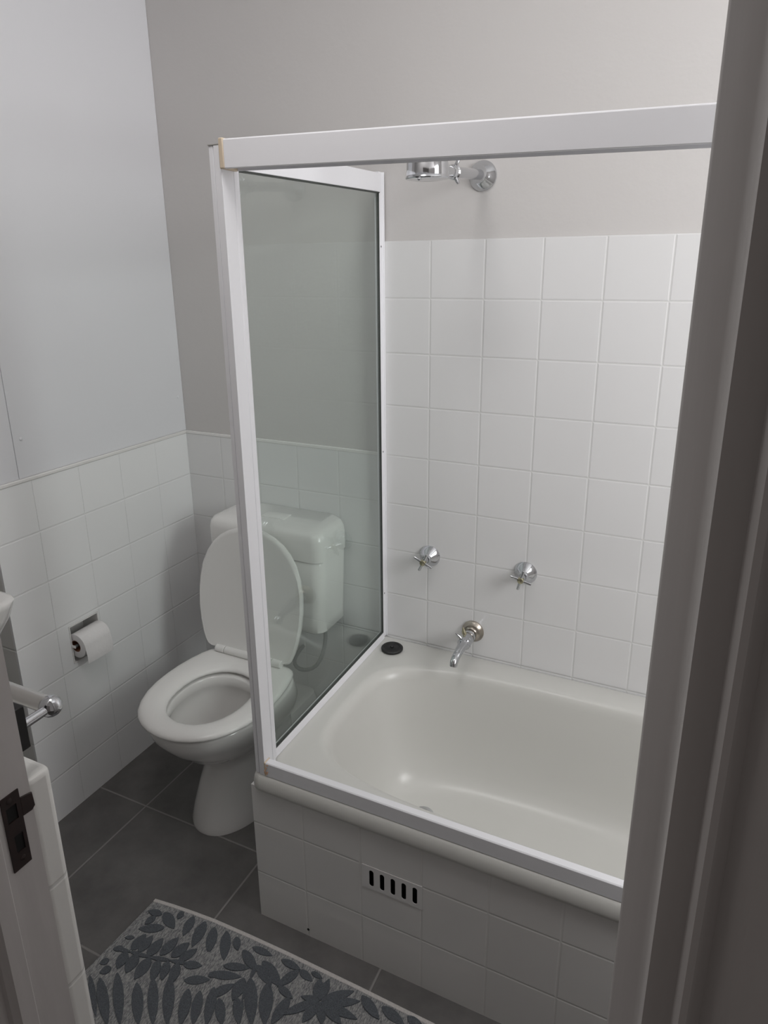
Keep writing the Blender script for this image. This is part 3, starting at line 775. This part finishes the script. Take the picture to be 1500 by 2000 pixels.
# (base x, base y, tip x, tip y, width) of each tufted leaflet
LEAVES= [(0.512, -0.923, 0.513, -0.877, 0.0238), (0.531, -0.919, 0.532, -0.873, 0.0223), (0.559, -0.919, 0.56, -0.868, 0.0245), (0.585, -0.904, 0.594, -0.85, 0.0234), (0.613, -0.896, 0.628, -0.85, 0.0245), (0.635, -0.896, 0.656, -0.854, 0.0202), (0.651, -0.898, 0.694, -0.883, 0.0178), (0.504, -0.932, 0.516, -0.972, 0.0239), (0.532, -0.926, 0.543, -0.971, 0.0264), (0.568, -0.919, 0.572, -0.974, 0.0271), (0.589, -0.915, 0.614, -0.961, 0.0207), (0.613, -0.908, 0.631, -0.949, 0.0199), (0.637, -0.902, 0.658, -0.946, 0.0219), (0.482, -0.964, 0.467, -0.98, 0.015), (0.494, -0.896, 0.472, -0.906, 0.0093), (0.491, -0.928, 0.469, -0.94, 0.0129), (0.511, -0.819, 0.472, -0.826, 0.016), (0.513, -0.812, 0.567, -0.836, 0.0239), (0.543, -0.845, 0.486, -0.874, 0.0207), (0.5, -0.83, 0.491, -0.858, 0.017), (0.555, -0.79, 0.557, -0.812, 0.0147), (0.589, -0.789, 0.601, -0.842, 0.0213), (0.626, -0.788, 0.641, -0.856, 0.0244), (0.659, -0.792, 0.684, -0.849, 0.0229), (0.524, -0.98, 0.619, -1.063, 0.0203), (0.583, -0.978, 0.656, -1.046, 0.0223), (0.61, -0.954, 0.685, -1.033, 0.0209), (0.644, -0.936, 0.713, -1.02, 0.0234), (0.702, -0.939, 0.74, -1.008, 0.0234), (0.729, -0.931, 0.764, -0.996, 0.0213), (0.753, -0.911, 0.791, -0.984, 0.0214), (0.496, -1.006, 0.594, -1.075, 0.0211), (0.47, -1.011, 0.557, -1.072, 0.0124), (0.679, -0.927, 0.733, -0.901, 0.0186), (0.723, -0.895, 0.745, -0.878, 0.0133), (0.501, -0.976, 0.486, -0.997, 0.0175), (0.657, -0.792, 0.688, -0.847, 0.0217), (0.692, -0.787, 0.733, -0.85, 0.023), (0.723, -0.789, 0.748, -0.816, 0.0166), (0.76, -0.81, 0.82, -0.839, 0.0206), (0.741, -0.861, 0.801, -0.84, 0.0167), (0.723, -0.89, 0.796, -0.865, 0.0181), (0.757, -0.932, 0.792, -0.885, 0.0197), (0.804, -0.865, 0.81, -0.917, 0.0254), (0.817, -0.859, 0.882, -0.943, 0.0259), (0.813, -0.826, 0.869, -0.852, 0.0186), (0.819, -0.813, 0.891, -0.845, 0.0255), (0.91, -0.796, 0.884, -0.849, 0.0197), (0.858, -0.791, 0.913, -0.793, 0.015), (0.911, -0.794, 0.952, -0.804, 0.0156), (0.776, -0.794, 0.832, -0.792, 0.0147), (0.99, -0.836, 0.947, -0.845, 0.0135), (0.978, -0.836, 0.967, -0.79, 0.0185), (0.989, -0.835, 0.986, -0.784, 0.0187), (0.993, -0.833, 1.051, -0.784, 0.0196), (0.999, -0.838, 1.074, -0.798, 0.0189), (1.002, -0.836, 1.086, -0.835, 0.018), (0.996, -0.836, 1.06, -0.859, 0.0196), (0.993, -0.837, 1.021, -0.877, 0.019), (0.988, -0.839, 0.979, -0.891, 0.0218), (0.984, -0.839, 0.929, -0.896, 0.0177), (1.072, -0.786, 1.13, -0.815, 0.0205), (1.124, -0.788, 1.185, -0.802, 0.0202), (0.924, -0.857, 0.919, -0.924, 0.0223), (0.78, -0.927, 0.822, -0.969, 0.0199), (0.814, -0.908, 0.856, -0.953, 0.0184), (0.86, -0.852, 0.906, -0.93, 0.0283), (1.184, -0.783, 1.229, -0.794, 0.0168), (0.939, -0.787, 0.97, -0.789, 0.0106), (0.887, -0.847, 0.932, -0.857, 0.0148)]
STEMS= [[(0.478, -0.935), (0.511, -0.928), (0.564, -0.919), (0.617, -0.904), (0.657, -0.894)], [(0.81, -0.825), (0.817, -0.859), (0.829, -0.905), (0.854, -0.952)], [(0.832, -0.811), (0.871, -0.855), (0.905, -0.922)]]
EDGE = [(0.462, -0.793), (0.52, -0.7855), (0.58, -0.7795), (0.645, -0.7745), (0.75, -0.7715), (0.859, -0.770), (0.96, -0.7705), (1.055, -0.771), (1.15, -0.7725), (1.24, -0.774), (1.285, -0.776)]
TH = 0.008
DN = Vector((-0.029, -0.499))
def mat_pt(i, v):
    return (EDGE[i][0] + DN.x * v, EDGE[i][1] + DN.y * v)
def sheet(rows, z0, z1):
    mb = MB()
    n = len(rows[0])
    vs = [(x, y, z1) for r in rows for x, y in r] + [(x, y, z0) for r in rows for x, y in r]
    K = len(rows) * n
    fs = []
    for a in range(len(rows) - 1):
        for b in range(n - 1):
            q = (a * n + b, a * n + b + 1, (a + 1) * n + b + 1, (a + 1) * n + b)
            fs.append(q)
            fs.append(tuple(K + i for i in reversed(q)))
    bor = [b for b in range(n)] + [a * n + n - 1 for a in range(1, len(rows))] + [(len(rows) - 1) * n + b for b in range(n - 2, -1, -1)] + [a * n for a in range(len(rows) - 2, 0, -1)]
    for i in range(len(bor)):
        j = (i + 1) % len(bor)
        fs.append((bor[i], bor[j], K + bor[j], K + bor[i]))
    return mb.add(vs, fs)
ni = len(EDGE)
sheet([[mat_pt(i, v) for i in range(ni)] for v in (0.0, 0.25, 0.5, 0.75, 1.0)], 0.0006, TH).build('woven_ground', M['weave'], mat_, bevel=0.0015)
# pale hems along the two long edges
for v0, v1 in ((-0.006, 0.012), (0.988, 1.006)):
    sheet([[mat_pt(i, v) for i in range(ni)] for v in (v0, v1)], 0.0004, TH + 0.0012).build('hem', M['hem'], mat_, bevel=0.0012)
# tufted fern leaves
def leaf(mb, bx_, by_, tx_, ty_, w, k, z0=TH - 0.001, z1=TH + 0.0022):
    b, t = Vector((bx_, by_)), Vector((tx_, ty_))
    w *= 1.15
    d = t - b
    L = d.length
    d /= L
    nrm = Vector((-d.y, d.x))
    out = []
    prof = [(0.0, 0.16), (0.12, 0.62), (0.28, 0.92), (0.45, 1.0), (0.62, 0.9), (0.78, 0.66), (0.91, 0.34), (1.0, 0.05)]
    for s, h in prof:
        out.append(b + d * (L * s) + nrm * (w * 0.5 * h))
    for s, h in reversed(prof):
        out.append(b + d * (L * s) - nrm * (w * 0.5 * h))
    z1 += 0.0000085 * ((k * 37) % 151)
    c = (b + t) / 2
    mb.loft([[(p.x, p.y, z0) for p in out], [(p.x, p.y, z1 - 0.0006) for p in out], [(c.x + (p.x - c.x) * 0.94, c.y + (p.y - c.y) * 0.94, z1) for p in out]])
def inside(x, y):
    v = (y - (-0.775)) / DN.y
    return 0.015 < v < 0.98 and 0.455 + DN.x * v < x < 1.275 + DN.x * v
mb = MB()
k = 0
for lf in LEAVES:
    b, t = (lf[0], lf[1]), (lf[2], lf[3])
    leaf(mb, *lf, k)
    k += 1
for stem in STEMS:
    for a, b in zip(stem[:-1], stem[1:]):
        leaf(mb, a[0], a[1], b[0] + (b[0] - a[0]) * 0.12, b[1] + (b[1] - a[1]) * 0.12, 0.009, k)
        k += 1
# the rest of the mat carries the same ferns
random.seed(11)
for (sx, sy, ang, ln) in ((0.56, -1.10, -50, 0.20), (0.66, -1.06, -62, 0.22), (0.80, -1.00, -75, 0.26), (0.92, -0.95, -62, 0.30), (1.05, -0.92, -80, 0.30), (1.17, -0.86, -70, 0.34), (1.10, -1.20, 20, 0.14), (0.50, -1.24, 10, 0.16)):
    a = math.radians(ang)
    d = Vector((math.cos(a), math.sin(a)))
    o = Vector((sx, sy))
    leaf(mb, o.x, o.y, (o + d * ln).x, (o + d * ln).y, 0.008, k)
    k += 1
    for i in range(1, int(ln / 0.034)):
        p_ = o + d * (i * 0.034)
        for sgn in (-1, 1):
            b_ = a + sgn * math.radians(48)
            q_ = p_ + Vector((math.cos(b_), math.sin(b_))) * random.uniform(0.055, 0.075)
            if inside(q_.x, q_.y) and inside(p_.x, p_.y):
                leaf(mb, p_.x, p_.y, q_.x, q_.y, 0.021, k)
                k += 1
mb.build('leaf_pattern', M['tuft'], mat_, smooth=0)
